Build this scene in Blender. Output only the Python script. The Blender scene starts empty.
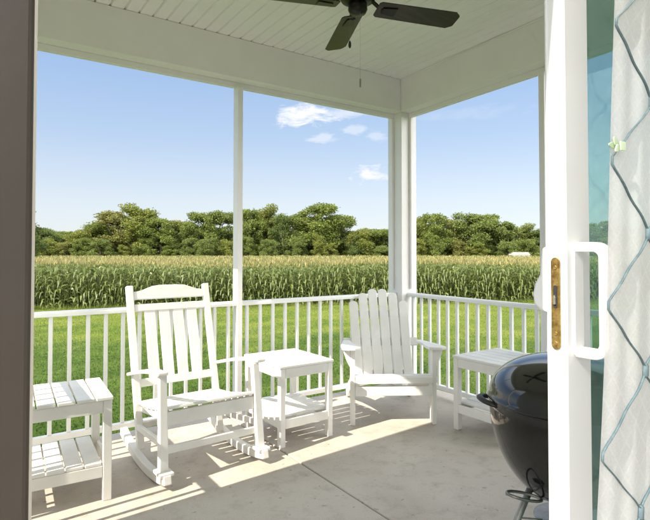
import bpy, bmesh, math, random
import numpy as np
from mathutils import Vector, Matrix
random.seed(7); rng = np.random.default_rng(11)
S = bpy.context.scene
COL = S.collection
R = math.radians
# ------------------------------------------------------------------ camera frame used for laying things out on the plan
F_PX = 518.0; CAMZ = 1.30; HOR = 254.0
FWD = Vector((0.562, 0.827)).normalized(); RGT = Vector((FWD.y, -FWD.x))
GZ = -1.30                       # lawn level, porch floor is z = 0
def plan(lat, d):                # metres right of / ahead of the doorway viewpoint -> world x, y
    v = FWD * d + RGT * lat
    return v.x, v.y

# ------------------------------------------------------------------ materials
def new_mat(name):
    m = bpy.data.materials.new(name); m.use_nodes = True
    nt = m.node_tree; return m, nt, nt.nodes, nt.links, nt.nodes['Principled BSDF']
def ramp(nodes, stops):
    r = nodes.new('ShaderNodeValToRGB'); e = r.color_ramp.elements
    while len(e) < len(stops): e.new(0.5)
    for i, (p, c) in enumerate(stops):
        e[i].position = p; e[i].color = (*c, 1)
    return r
def noise(nodes, links, scale, detail=4, rough=0.55, vec=None, dist=0):
    n = nodes.new('ShaderNodeTexNoise'); n.inputs['Scale'].default_value = scale
    n.inputs['Detail'].default_value = detail; n.inputs['Roughness'].default_value = rough
    n.inputs['Distortion'].default_value = dist
    if vec: links.new(vec, n.inputs['Vector'])
    return n
def basic(name, c1, c2, rough=0.5, scale=3, bump=0.02, bscale=60, metallic=0, coat=0, spec=0.5, stretch=None):
    m, nt, N, L, P = new_mat(name)
    tc = N.new('ShaderNodeTexCoord'); v = tc.outputs['Object']
    if stretch:
        mp = N.new('ShaderNodeMapping'); mp.inputs['Scale'].default_value = stretch
        L.new(v, mp.inputs['Vector']); v = mp.outputs['Vector']
    n = noise(N, L, scale, 5, 0.6, v)
    r = ramp(N, [(0.35, c1), (0.65, c2)]); L.new(n.outputs['Fac'], r.inputs['Fac'])
    L.new(r.outputs['Color'], P.inputs['Base Color'])
    P.inputs['Roughness'].default_value = rough; P.inputs['Metallic'].default_value = metallic
    P.inputs['Coat Weight'].default_value = coat; P.inputs['Specular IOR Level'].default_value = spec
    if bump:
        b = N.new('ShaderNodeBump'); b.inputs['Strength'].default_value = bump * 10; b.inputs['Distance'].default_value = 0.002
        n2 = noise(N, L, bscale, 4, 0.6, v); L.new(n2.outputs['Fac'], b.inputs['Height']); L.new(b.outputs['Normal'], P.inputs['Normal'])
    return m
M = {}
M['paint'] = basic('porch_paint', (0.83, 0.81, 0.80), (0.87, 0.85, 0.84), 0.5, 2.0, 0.01, 40)
M['poly'] = basic('furniture_paint', (0.72, 0.71, 0.67), (0.80, 0.79, 0.76), 0.45, 5, 0.02, 90)
M['vinyl'] = basic('rail_vinyl', (0.78, 0.78, 0.76), (0.84, 0.84, 0.82), 0.38, 3, 0.004, 30)
M['doorwhite'] = basic('door_vinyl', (0.64, 0.655, 0.67), (0.69, 0.705, 0.72), 0.35, 3, 0.004, 30)
M['ceiling'] = basic('beadboard_paint', (0.84, 0.82, 0.81), (0.87, 0.85, 0.84), 0.5, 1.5, 0.01, 30)
M['casing'] = basic('taupe_casing', (0.026, 0.020, 0.016), (0.034, 0.027, 0.022), 0.55, 4, 0.01, 60)
M['siding'] = basic('siding_paint', (0.78, 0.77, 0.74), (0.83, 0.82, 0.79), 0.55, 2, 0.02, 40)
M['fan'] = basic('fan_wood', (0.018, 0.012, 0.010), (0.040, 0.026, 0.020), 0.38, 4, 0.02, 40, stretch=(1, 12, 1))
M['bronze'] = basic('fan_bronze', (0.015, 0.013, 0.012), (0.03, 0.025, 0.022), 0.35, 6, 0.01, 60, metallic=0.6)
M['enamel'] = basic('black_enamel', (0.006, 0.006, 0.007), (0.010, 0.010, 0.011), 0.10, 3, 0.003, 8, coat=0.6)
M['blackplastic'] = basic('black_plastic', (0.015, 0.015, 0.016), (0.028, 0.028, 0.03), 0.5, 20, 0.03, 120)
M['alu'] = basic('brushed_metal', (0.26, 0.25, 0.235), (0.40, 0.39, 0.37), 0.5, 14, 0.02, 90, metallic=0.9)
M['brass'] = basic('aged_brass', (0.20, 0.125, 0.035), (0.46, 0.33, 0.12), 0.42, 70, 0.05, 160, metallic=0.85)
M['tape'] = basic('teal_tape', (0.06, 0.10, 0.125), (0.10, 0.155, 0.18), 0.8, 60, 0.05, 300)
M['clip'] = basic('pale_green_clip', (0.30, 0.42, 0.27), (0.48, 0.60, 0.42), 0.45, 30, 0.02, 120)
M['bark'] = basic('bark', (0.06, 0.045, 0.03), (0.13, 0.10, 0.075), 0.9, 1.2, 0.2, 8)
M['cloudpaint'] = basic('farm_white', (0.7, 0.7, 0.68), (0.78, 0.78, 0.75), 0.6, 1, 0.0)
M['farmroof'] = basic('farm_roof', (0.28, 0.27, 0.26), (0.36, 0.35, 0.34), 0.6, 1, 0.0)
M['roof'] = basic('roof_shingle', (0.08, 0.08, 0.08), (0.16, 0.15, 0.14), 0.9, 12, 0.1, 60)
M['woodfloor'] = basic('interior_floor', (0.46, 0.41, 0.34), (0.54, 0.49, 0.42), 0.45, 3, 0.02, 30, stretch=(1, 10, 1))
M['soil'] = basic('groove_dirt', (0.10, 0.09, 0.075), (0.16, 0.145, 0.12), 0.95, 20, 0.05, 90)

def concrete():
    m, nt, N, L, P = new_mat('porch_concrete')
    tc = N.new('ShaderNodeTexCoord'); v = tc.outputs['Object']
    a = noise(N, L, 1.3, 6, 0.62, v, 0.6); b = noise(N, L, 9, 6, 0.7, v); c = noise(N, L, 140, 3, 0.7, v)
    r1 = ramp(N, [(0.30, (0.45, 0.405, 0.35)), (0.5, (0.51, 0.465, 0.405)), (0.70, (0.56, 0.515, 0.455))]); L.new(a.outputs['Fac'], r1.inputs['Fac'])
    r2 = ramp(N, [(0.30, (0.80, 0.79, 0.77)), (0.5, (1, 1, 1)), (0.75, (1.0, 1.0, 1.0))]); L.new(b.outputs['Fac'], r2.inputs['Fac'])
    r3 = ramp(N, [(0.3, (0.86, 0.86, 0.86)), (0.6, (1, 1, 1))]); L.new(c.outputs['Fac'], r3.inputs['Fac'])
    mx = N.new('ShaderNodeMix'); mx.data_type = 'RGBA'; mx.blend_type = 'MULTIPLY'; mx.inputs[0].default_value = 1
    L.new(r1.outputs['Color'], mx.inputs[6]); L.new(r2.outputs['Color'], mx.inputs[7])
    mx2 = N.new('ShaderNodeMix'); mx2.data_type = 'RGBA'; mx2.blend_type = 'MULTIPLY'; mx2.inputs[0].default_value = 1
    L.new(mx.outputs[2], mx2.inputs[6]); L.new(r3.outputs['Color'], mx2.inputs[7])
    # small dark specks and scuffs
    vo = N.new('ShaderNodeTexNoise'); vo.inputs['Scale'].default_value = 26; vo.inputs['Detail'].default_value = 2; L.new(v, vo.inputs['Vector'])
    r4 = ramp(N, [(0.27, (0.62, 0.60, 0.56)), (0.33, (1, 1, 1))]); L.new(vo.outputs['Fac'], r4.inputs['Fac'])
    mx3 = N.new('ShaderNodeMix'); mx3.data_type = 'RGBA'; mx3.blend_type = 'MULTIPLY'; mx3.inputs[0].default_value = 0.8
    L.new(mx2.outputs[2], mx3.inputs[6]); L.new(r4.outputs['Color'], mx3.inputs[7])
    L.new(mx3.outputs[2], P.inputs['Base Color'])
    P.inputs['Roughness'].default_value = 0.78
    bp = N.new('ShaderNodeBump'); bp.inputs['Strength'].default_value = 0.35; bp.inputs['Distance'].default_value = 0.003
    L.new(c.outputs['Fac'], bp.inputs['Height']); L.new(bp.outputs['Normal'], P.inputs['Normal'])
    return m
M['concrete'] = concrete()

def leafmat(name, cs, scale=0.5, transl=0.35, rough=0.55, spec=0.3, fine=None):
    m, nt, N, L, P = new_mat(name)
    g = N.new('ShaderNodeTexCoord')
    n = noise(N, L, scale, 3, 0.7, g.outputs['Object'])
    r = ramp(N, [(0.28, cs[0]), (0.5, cs[1]), (0.72, cs[2])]); L.new(n.outputs['Fac'], r.inputs['Fac'])
    col = r.outputs['Color']
    if fine:
        n2 = noise(N, L, fine, 2, 0.6, g.outputs['Object'])
        r2 = ramp(N, [(0.3, (0.62, 0.62, 0.62)), (0.7, (1.35, 1.35, 1.25))]); L.new(n2.outputs['Fac'], r2.inputs['Fac'])
        mx = N.new('ShaderNodeMix'); mx.data_type = 'RGBA'; mx.blend_type = 'MULTIPLY'; mx.inputs[0].default_value = 1
        L.new(col, mx.inputs[6]); L.new(r2.outputs['Color'], mx.inputs[7]); col = mx.outputs[2]
    L.new(col, P.inputs['Base Color']); P.inputs['Roughness'].default_value = rough
    P.inputs['Specular IOR Level'].default_value = spec
    t = N.new('ShaderNodeBsdfTranslucent'); L.new(col, t.inputs['Color'])
    ms = N.new('ShaderNodeMixShader'); ms.inputs[0].default_value = transl
    L.new(P.outputs[0], ms.inputs[1]); L.new(t.outputs[0], ms.inputs[2]); L.new(ms.outputs[0], N['Material Output'].inputs['Surface'])
    return m
M['corn'] = leafmat('corn_leaf', [(0.110, 0.148, 0.040), (0.150, 0.190, 0.055), (0.200, 0.235, 0.085)], 1.1, 0.45, 0.42, 0.5, fine=9)
M['tassel'] = leafmat('corn_tassel', [(0.21, 0.19, 0.08), (0.28, 0.25, 0.11), (0.36, 0.32, 0.16)], 0.6, 0.2, 0.8, 0.1, fine=5)
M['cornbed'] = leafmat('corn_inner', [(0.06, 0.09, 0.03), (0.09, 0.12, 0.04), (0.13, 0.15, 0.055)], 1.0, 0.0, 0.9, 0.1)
M['grass'] = leafmat('grass_blade', [(0.064, 0.108, 0.018), (0.098, 0.145, 0.026), (0.142, 0.180, 0.042)], 0.5, 0.35, 0.5, 0.25, fine=14)
TREEM = [leafmat('foliage_%d' % i, c, 0.30, 0.4, 0.6, 0.15, fine=1.1) for i, c in enumerate([
    [(0.110, 0.150, 0.036), (0.150, 0.190, 0.046), (0.185, 0.220, 0.060)],
    [(0.145, 0.175, 0.038), (0.185, 0.210, 0.050), (0.220, 0.240, 0.064)],
    [(0.110, 0.150, 0.042), (0.145, 0.185, 0.052), (0.175, 0.210, 0.068)],
    [(0.155, 0.168, 0.050), (0.195, 0.200, 0.062), (0.225, 0.225, 0.074)],
    [(0.085, 0.125, 0.036), (0.115, 0.155, 0.048), (0.145, 0.180, 0.060)]])]

def turf_shade_tint(N, L, col):  # lawn colour darkened near the porch in place of shade, with random mottling
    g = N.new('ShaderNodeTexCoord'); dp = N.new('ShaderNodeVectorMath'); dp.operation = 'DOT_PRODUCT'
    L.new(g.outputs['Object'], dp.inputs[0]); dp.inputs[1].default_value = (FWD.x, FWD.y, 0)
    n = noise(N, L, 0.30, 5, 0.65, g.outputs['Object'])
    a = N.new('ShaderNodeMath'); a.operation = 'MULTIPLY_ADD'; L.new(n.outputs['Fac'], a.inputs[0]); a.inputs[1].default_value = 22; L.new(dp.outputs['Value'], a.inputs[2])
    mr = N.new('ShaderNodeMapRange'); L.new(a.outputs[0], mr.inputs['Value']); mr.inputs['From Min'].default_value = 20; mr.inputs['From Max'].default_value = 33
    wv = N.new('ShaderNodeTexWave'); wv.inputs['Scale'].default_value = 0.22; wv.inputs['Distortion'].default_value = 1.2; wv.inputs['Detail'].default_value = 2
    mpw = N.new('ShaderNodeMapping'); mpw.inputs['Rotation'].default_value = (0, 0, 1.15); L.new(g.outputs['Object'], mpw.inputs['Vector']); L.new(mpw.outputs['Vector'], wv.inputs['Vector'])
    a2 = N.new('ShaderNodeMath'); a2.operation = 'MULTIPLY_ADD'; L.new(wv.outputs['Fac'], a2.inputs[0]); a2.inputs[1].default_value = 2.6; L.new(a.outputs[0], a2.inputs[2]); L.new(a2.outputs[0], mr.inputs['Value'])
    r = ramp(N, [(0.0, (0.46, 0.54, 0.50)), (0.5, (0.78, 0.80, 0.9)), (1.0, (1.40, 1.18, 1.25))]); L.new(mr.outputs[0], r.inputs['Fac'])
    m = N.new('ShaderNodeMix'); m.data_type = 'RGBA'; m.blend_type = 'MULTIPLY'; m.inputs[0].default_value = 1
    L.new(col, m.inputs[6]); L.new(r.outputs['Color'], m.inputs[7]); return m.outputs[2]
def ground_mat():
    m, nt, N, L, P = new_mat('lawn_soil')
    tc = N.new('ShaderNodeTexCoord'); v = tc.outputs['Object']
    a = noise(N, L, 0.5, 6, 0.65, v); b = noise(N, L, 14, 5, 0.7, v)
    r1 = ramp(N, [(0.32, (0.052, 0.100, 0.014)), (0.5, (0.078, 0.130, 0.018)), (0.7, (0.110, 0.155, 0.030))]); L.new(a.outputs['Fac'], r1.inputs['Fac'])
    r2 = ramp(N, [(0.3, (0.6, 0.6, 0.6)), (0.7, (1.25, 1.25, 1.2))]); L.new(b.outputs['Fac'], r2.inputs['Fac'])
    mx = N.new('ShaderNodeMix'); mx.data_type = 'RGBA'; mx.blend_type = 'MULTIPLY'; mx.inputs[0].default_value = 1
    L.new(r1.outputs['Color'], mx.inputs[6]); L.new(r2.outputs['Color'], mx.inputs[7])
    L.new(turf_shade_tint(N, L, mx.outputs[2]), P.inputs['Base Color']); P.inputs['Roughness'].default_value = 0.9; P.inputs['Specular IOR Level'].default_value = 0.1
    return m
M['ground'] = ground_mat()
g_ = M['grass'].node_tree; P_ = g_.nodes['Principled BSDF']; tc_ = turf_shade_tint(g_.nodes, g_.links, P_.inputs['Base Color'].links[0].from_socket); g_.links.new(tc_, P_.inputs['Base Color'])
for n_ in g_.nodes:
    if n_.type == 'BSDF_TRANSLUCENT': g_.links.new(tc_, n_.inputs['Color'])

def glass_mat():
    m, nt, N, L, P = new_mat('tinted_glass'); N.remove(P)
    t = N.new('ShaderNodeBsdfTransparent'); t.inputs['Color'].default_value = (0.78, 0.87, 0.855, 1)
    g = N.new('ShaderNodeBsdfGlossy'); g.inputs['Roughness'].default_value = 0.01; g.inputs['Color'].default_value = (0.8, 0.97, 0.96, 1)
    lw = N.new('ShaderNodeLayerWeight'); lw.inputs['Blend'].default_value = 0.5
    pw = N.new('ShaderNodeMath'); pw.operation = 'POWER'; L.new(lw.outputs['Facing'], pw.inputs[0]); pw.inputs[1].default_value = 4.0
    ml = N.new('ShaderNodeMath'); ml.operation = 'MULTIPLY_ADD'; L.new(pw.outputs[0], ml.inputs[0]); ml.inputs[1].default_value = 0.6; ml.inputs[2].default_value = 0.035
    ms = N.new('ShaderNodeMixShader'); L.new(ml.outputs[0], ms.inputs[0]); L.new(t.outputs[0], ms.inputs[1]); L.new(g.outputs[0], ms.inputs[2])
    L.new(ms.outputs[0], N['Material Output'].inputs['Surface']); return m
M['glass'] = glass_mat()

def sheer_mat():
    m, nt, N, L, P = new_mat('sheer_fabric'); N.remove(P)
    tc = N.new('ShaderNodeTexCoord')
    w = noise(N, L, 30, 4, 0.7, tc.outputs['Object'])
    r = ramp(N, [(0.3, (0.74, 0.76, 0.80)), (0.7, (0.77, 0.79, 0.83))]); L.new(w.outputs['Fac'], r.inputs['Fac'])
    d = N.new('ShaderNodeBsdfDiffuse'); L.new(r.outputs['Color'], d.inputs['Color'])
    tl = N.new('ShaderNodeBsdfTranslucent'); L.new(r.outputs['Color'], tl.inputs['Color'])
    m1 = N.new('ShaderNodeMixShader'); m1.inputs[0].default_value = 0.45; L.new(d.outputs[0], m1.inputs[1]); L.new(tl.outputs[0], m1.inputs[2])
    t = N.new('ShaderNodeBsdfTransparent')
    # woven density : fine threads, plus a paler woven lattice of small crosses (on the cloth's own UV)
    uv = N.new('ShaderNodeUVMap')
    sep = N.new('ShaderNodeSeparateXYZ'); L.new(uv.outputs[0], sep.inputs[0])
    def mth(op, a, b=None):
        n = N.new('ShaderNodeMath'); n.operation = op
        for i, x in enumerate((a, b)):
            if x is None: continue
            if isinstance(x, (int, float)): n.inputs[i].default_value = x
            else: L.new(x, n.inputs[i])
        return n.outputs[0]
    s1 = mth('ADD', sep.outputs[0], sep.outputs[1]); s2 = mth('SUBTRACT', sep.outputs[0], sep.outputs[1])
    l1 = mth('GREATER_THAN', mth('ABSOLUTE', mth('SINE', mth('MULTIPLY', s1, 52))), 0.985)
    l2 = mth('GREATER_THAN', mth('ABSOLUTE', mth('SINE', mth('MULTIPLY', s2, 52))), 0.985)
    lat = mth('MAXIMUM', l1, l2)
    wn = noise(N, L, 220, 2, 0.6, tc.outputs['Object'])
    dens = mth('ADD', mth('MULTIPLY', wn.outputs['Fac'], 0.25), mth('ADD', 0.72, mth('MULTIPLY', lat, 0.05)))
    m2 = N.new('ShaderNodeMixShader'); L.new(dens, m2.inputs[0]); L.new(t.outputs[0], m2.inputs[1]); L.new(m1.outputs[0], m2.inputs[2])
    L.new(m2.outputs[0], N['Material Output'].inputs['Surface']); return m
M['sheer'] = sheer_mat()

# ------------------------------------------------------------------ object helpers
def link(name, me, mats, parent=None):
    o = bpy.data.objects.new(name, me)
    for m in (mats if isinstance(mats, (list, tuple)) else [mats]): me.materials.append(m)
    COL.objects.link(o)
    if parent: o.parent = parent
    return o
def obj(name, bm, mat, parent=None, bevel=0.0, seg=2, smooth=False):
    bmesh.ops.recalc_face_normals(bm, faces=bm.faces)
    me = bpy.data.meshes.new(name); bm.to_mesh(me); bm.free()
    if smooth:
        for p in me.polygons: p.use_smooth = True
    o = link(name, me, mat, parent)
    if bevel:
        b = o.modifiers.new('bevel', 'BEVEL'); b.width = bevel; b.segments = seg; b.limit_method = 'ANGLE'; b.angle_limit = R(40)
        b.harden_normals = False
    return o
def tag(o, label=None, cat=None, group=None, kind=None):
    if label: o['label'] = label
    if cat: o['category'] = cat
    if group: o['group'] = group
    if kind: o['kind'] = kind
    return o
def empty(name, loc=(0, 0, 0), rz=0):
    o = bpy.data.objects.new(name, None); COL.objects.link(o); o.location = loc; o.rotation_euler = (0, 0, rz)
    o.empty_display_size = 0.1; return o
def copy_tree(o, parent=None):
    c = o.copy(); COL.objects.link(c); c.parent = parent
    for ch in list(o.children): copy_tree(ch, c)
    return c
def BM(): return bmesh.new()
def box(bm, x0, x1, y0, y1, z0, z1):
    vs = [bm.verts.new((x, y, z)) for x in (x0, x1) for y in (y0, y1) for z in (z0, z1)]
    for f in ((0, 1, 3, 2), (4, 6, 7, 5), (0, 4, 5, 1), (2, 3, 7, 6), (0, 2, 6, 4), (1, 5, 7, 3)):
        bm.faces.new([vs[i] for i in f])
    return bm
def bar(bm, p0, p1, w, t, side=(1, 0, 0), w1=None, t1=None):
    """bar from p0 to p1; w along 'side', t along the third axis"""
    p0 = Vector(p0); p1 = Vector(p1); d = (p1 - p0).normalized(); s = Vector(side); s = (s - d * s.dot(d)).normalized(); n = d.cross(s)
    w1 = w if w1 is None else w1; t1 = t if t1 is None else t1
    vs = []
    for p, a, b in ((p0, w, t), (p1, w1, t1)):
        for sx, sy in ((-1, -1), (1, -1), (1, 1), (-1, 1)): vs.append(bm.verts.new(p + s * (a / 2 * sx) + n * (b / 2 * sy)))
    bm.faces.new(vs[:4][::-1]); bm.faces.new(vs[4:])
    for i in range(4): bm.faces.new((vs[i], vs[(i + 1) % 4], vs[4 + (i + 1) % 4], vs[4 + i]))
    return bm
def sweep(bm, pts, prof, side=(1, 0, 0), closed=False, scale=None):
    """sweep a closed 2-D profile [(a along side, b along normal)] through pts"""
    pts = [Vector(p) for p in pts]; rings = []; n = len(pts)
    for i, p in enumerate(pts):
        if closed: d = (pts[(i + 1) % n] - pts[i - 1]).normalized()
        else: d = (pts[min(i + 1, n - 1)] - pts[max(i - 1, 0)]).normalized()
        s = Vector(side); s = (s - d * s.dot(d)).normalized(); m = d.cross(s); k = scale[i] if scale else 1
        rings.append([bm.verts.new(p + s * (a * k) + m * (b * k)) for a, b in prof])
    q = len(prof)
    for i in range(n if closed else n - 1):
        r0, r1 = rings[i], rings[(i + 1) % n]
        for j in range(q): bm.faces.new((r0[j], r0[(j + 1) % q], r1[(j + 1) % q], r1[j]))
    if not closed: bm.faces.new(rings[0][::-1]); bm.faces.new(rings[-1])
    return bm
def circ(r, n=10): return [(r * math.cos(2 * math.pi * i / n), r * math.sin(2 * math.pi * i / n)) for i in range(n)]
def rectp(a, b): return [(-a / 2, -b / 2), (a / 2, -b / 2), (a / 2, b / 2), (-a / 2, b / 2)]
def lathe(bm, prof, n=48, center=(0, 0, 0)):
    cx, cy, cz = center; rings = []
    for r, z in prof:
        if r < 1e-5: rings.append([bm.verts.new((cx, cy, cz + z))])
        else: rings.append([bm.verts.new((cx + r * math.cos(2 * math.pi * i / n), cy + r * math.sin(2 * math.pi * i / n), cz + z)) for i in range(n)])
    for a, b in zip(rings, rings[1:]):
        for i in range(n):
            j = (i + 1) % n
            if len(a) == 1 and len(b) == 1: continue
            if len(a) == 1: bm.faces.new((a[0], b[i], b[j]))
            elif len(b) == 1: bm.faces.new((a[i], a[j], b[0]))
            else: bm.faces.new((a[i], a[j], b[j], b[i]))
    return bm
def prism(bm, poly, t, M4):
    """extrude a 2-D polygon (x,z) by t along y, transformed by M4"""
    a = [bm.verts.new(M4 @ Vector((x, -t / 2, z))) for x, z in poly]; b = [bm.verts.new(M4 @ Vector((x, t / 2, z))) for x, z in poly]
    bm.faces.new(a); bm.faces.new(b[::-1]); n = len(poly)
    for i in range(n): bm.faces.new((a[i], b[i], b[(i + 1) % n], a[(i + 1) % n]))
    return bm

# ------------------------------------------------------------------ porch geometry constants
XL, XR, YA, YH = 0.06, 3.57, 3.87, 0.64      # rail lines: left, right, far; outside face of the house wall
BEAM_B, CEIL = 2.70, 3.02
YW = 2.60                                    # end of the solid left side wall

SH = 0.040
def shx(bm):      # the right-hand screen wall is not quite square to the others
    for v in bm.verts: v.co.x -= SH * (YA - v.co.y)
    return bm
# ---------------- ground
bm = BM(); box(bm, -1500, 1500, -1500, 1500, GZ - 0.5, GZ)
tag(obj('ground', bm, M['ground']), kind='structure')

# ---------------- porch floor, in two pours with a tooled joint between
bm = BM(); JX = 1.705
box(bm, -0.08, JX - 0.005, 0.60, 3.99, -0.16, 0.0); box(bm, JX + 0.005, XR + 0.14, 0.60, 3.99, -0.16, 0.0)
o = tag(obj('porch_floor', bm, M['concrete'], bevel=0.006, seg=2), kind='structure')
bm = BM(); box(bm, -0.04, XR + 0.10, 0.64, 3.95, GZ, -0.165)
box(bm, JX - 0.0048, JX + 0.0048, 0.66, 3.93, -0.15, -0.010)
tag(obj('porch_foundation', bm, M['soil']), kind='structure')
bm = BM(); box(bm, -1.4, 4.0, -3.5, 0.596, -0.12, -0.02)
tag(obj('room_floor', bm, M['woodfloor']), kind='structure')

# ---------------- covered porch: ceiling, beams, posts, roof
porch = tag(empty('screened_porch', (1.8, 2.3, 0)), 'white painted porch frame with beadboard ceiling, deep beams and screen posts around the concrete floor', 'porch')
def pchild(name, bm, mat, bevel=0.0, **k):
    bmesh.ops.translate(bm, verts=bm.verts, vec=(-1.8, -2.3, 0))
    return obj(name, bm, mat, porch, bevel, **k)
# beadboard : boards running in y with a groove and a bead between them
bm = BM(); x = -0.02; pitch = 0.098; prof = []
while x < XR + 0.06:
    prof += [(x, CEIL + 0.013), (x + 0.008, CEIL), (x + pitch - 0.008, CEIL)]
    x += pitch
prof += [(x, CEIL + 0.007), (x, CEIL + 0.03), (-0.02, CEIL + 0.03)]
va = [bm.verts.new((a, 0.66, z)) for a, z in prof]; vb = [bm.verts.new((a, 3.98, z)) for a, z in prof]
for i in range(len(prof)): j = (i + 1) % len(prof); bm.faces.new((va[i], va[j], vb[j], vb[i]))
bm.faces.new(va[::-1]); bm.faces.new(vb)
pchild('ceiling', bm, M['ceiling'])
HW = 0.10
def beam(x0, x1, y0, y1): return box(BM(), x0, x1, y0, y1, BEAM_B, CEIL - 0.001)
pchild('beam', beam(XL - HW, XR + HW, YA - HW, YA + HW), M['paint'], 0.004)
pchild('beam', shx(beam(XR - HW, XR + HW, 0.765, YA - HW - 0.001)), M['paint'], 0.004)
pchild('beam', beam(XL - HW, XL + HW, YW, YA - HW - 0.001), M['paint'], 0.004)
# corner posts
def post(x, y, s=0.155):
    b = BM(); box(b, x - s / 2, x + s / 2, y - s / 2, y + s / 2, 0.001, BEAM_B - 0.001)
    p = pchild('post', b, M['paint'], 0.005)
post(XR, YA, 0.20); post(XL, YA - 0.005)
# screen frames (slim members on the rail line): head strips, side strips, mullions
FR = 0.045
def member(name, x0, x1, y0, y1, z0, z1):
    b = box(BM(), x0, x1, y0, y1, z0, z1)
    pchild(name, shx(b) if x0 > XR - 0.06 and y1 < YA else b, M['paint'], 0.003)
member('screen_frame', XL + 0.085, XR - 0.09, YA + 0.005, YA + 0.04, BEAM_B - FR, BEAM_B - 0.001)
member('screen_frame', XR + 0.005, XR + 0.04, 0.78, YA - 0.09, BEAM_B - FR, BEAM_B - 0.001)
member('screen_frame', XL - 0.04, XL - 0.005, YW, YA - 0.09, BEAM_B - FR, BEAM_B - 0.001)
MX = 1.775
member('mullion', MX - 0.022, MX + 0.022, YA - 0.045, YA + 0.045, 0.001, BEAM_B - FR - 0.001)
member('mullion', XR - 0.045, XR + 0.045, 2.225, 2.272, 0.001, BEAM_B - FR - 0.001)
for xa in (XL + 0.078, XR - 0.131): member('screen_frame', xa, xa + 0.03, YA + 0.004, YA + 0.034, 0.96, BEAM_B - FR - 0.001)
member('screen_frame', XR + 0.004, XR + 0.034, YA - 0.131, YA - 0.101, 0.96, BEAM_B - FR - 0.001)
# roof slab and fascia
b = BM(); box(b, XL - 0.12, XR + 0.35, 0.20, YA + 0.40, CEIL + 0.032, CEIL + 0.06); pchild('roof', b, M['roof'])
# ceiling trim bead against the right beam
b2_ = shx(box(BM(), XR - HW - 0.013, XR - HW - 0.001, 0.78, YA - HW - 0.014, CEIL - 0.0145, CEIL - 0.0005)); pchild('ceiling_trim', b2_, M['paint'], 0.003)

# ---------------- house walls
def lapwall(bm, x0, x1, y, z0, z1, sgn):       # courses of lap siding on a wall lying in x
    z = z0
    while z < z1 - 0.01:
        h = min(0.115, z1 - z); vs = [(x0, y, z), (x0, y + sgn * 0.014, z), (x0, y + sgn * 0.003, z + h), (x0, y, z + h)]
        a = [bm.verts.new(v) for v in vs]; b = [bm.verts.new((x1, v[1], v[2])) for v in vs]
        bm.faces.new(a); bm.faces.new(b[::-1])
        for i in range(4): bm.faces.new((a[i], b[i], b[(i + 1) % 4], a[(i + 1) % 4]))
        z += h
wall = tag(empty('house_wall', (2.0, 0.62, 0)), 'pale sided house wall around the sliding door opening', 'wall')
def wchild(name, bm, mat, bevel=0.0, par=None):
    bmesh.ops.translate(bm, verts=bm.verts, vec=(-2.0, -0.62, 0)); return obj(name, bm, mat, par or wall, bevel)
b = BM(); box(b, -1.4, -0.115, 0.60, 0.74, -0.1, 3.0); box(b, 1.98, XR + 0.1, 0.56, 0.70, -0.1, 3.0); box(b, -0.11, 1.975, 0.57, 0.70, 2.34, 3.0)
wchild('wall', b, M['siding'])
b = BM(); lapwall(b, 2.06, XR - 0.11, 0.703, 0.02, 2.9, 1); wchild('siding', b, M['siding'])
side = tag(empty('side_wall', (0.0, 1.75, 0)), 'pale sided wall closing the left side of the porch up to the open screen bay', 'wall')
b = BM(); box(b, -0.10, 0.02, 0.76, YW, -0.1, CEIL - 0.002); bmesh.ops.translate(b, verts=b.verts, vec=(0, -1.75, 0)); obj('wall', b, M['siding'], side)
b = BM(); box(b, -0.115, 0.035, YW + 0.001, YW + 0.04, 0.0, BEAM_B - 0.002); bmesh.ops.translate(b, verts=b.verts, vec=(0, -1.75, 0)); obj('corner_board', b, M['paint'], side, 0.003)
room = tag(empty('room_shell', (-1.4, -0.8, 0)), 'plain room walls and ceiling around the doorway, out of view', 'room')
b = BM(); box(b, -0.30, 4.0, -2.1, -2.0, -0.1, 2.719); bmesh.ops.translate(b, verts=b.verts, vec=(1.4, 0.8, 0)); obj('wall', b, M['siding'], room)
b = BM(); box(b, 0.20, 4.0, -2.0, 0.555, 2.72, 2.80); bmesh.ops.translate(b, verts=b.verts, vec=(1.4, 0.8, 0)); obj('ceiling', b, M['ceiling'], room)
# ---------------- dark door jamb at the left edge
jamb = tag(empty('door_jamb', (0.0, 0.6, 0)), 'dark taupe door casing filling the left edge of the view', 'door frame')
b = BM(); box(b, -0.11, 0.048, 0.58, 0.755, -0.02, 2.335); bmesh.ops.translate(b, verts=b.verts, vec=(0, -0.6, 0)); obj('casing', b, M['casing'], jamb, 0.006, 3)
b = BM(); box(b, 0.0485, 0.0545, 0.63, 0.645, -0.02, 2.335); bmesh.ops.translate(b, verts=b.verts, vec=(0, -0.6, 0)); obj('weather_strip', b, M['vinyl'], jamb)

# ---------------- sliding door
DX, DY0, DY1 = 1.0, 0.597, 0.642
door = tag(empty('sliding_door', (DX, 0.62, 0)), 'white framed sliding glass door slid open, tinted glass behind the curtain', 'sliding door')
def dch(name, bm, mat, bevel=0.0, par=None, **k):
    bmesh.ops.translate(bm, verts=bm.verts, vec=(-DX, -0.62, 0)); return obj(name, bm, mat, par or door, bevel, **k)
b = BM(); box(b, DX, DX + 0.090, DY0, DY1, 0.03, 2.28); dch('stile', b, M['doorwhite'], 0.003)
b = BM(); box(b, DX - 0.0025, DX - 0.0003, DY0 + 0.004, DY0 + 0.0075, 0.03, 2.28); box(b, DX - 0.0025, DX - 0.0003, DY1 - 0.0085, DY1 - 0.004, 0.03, 2.28)
dch('edge_bead', b, M['doorwhite'], 0.0008)
b = BM(); box(b, DX + 0.90, DX + 0.97, DY0, DY1, 0.03, 2.28); dch('stile', b, M['doorwhite'], 0.003)
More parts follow.
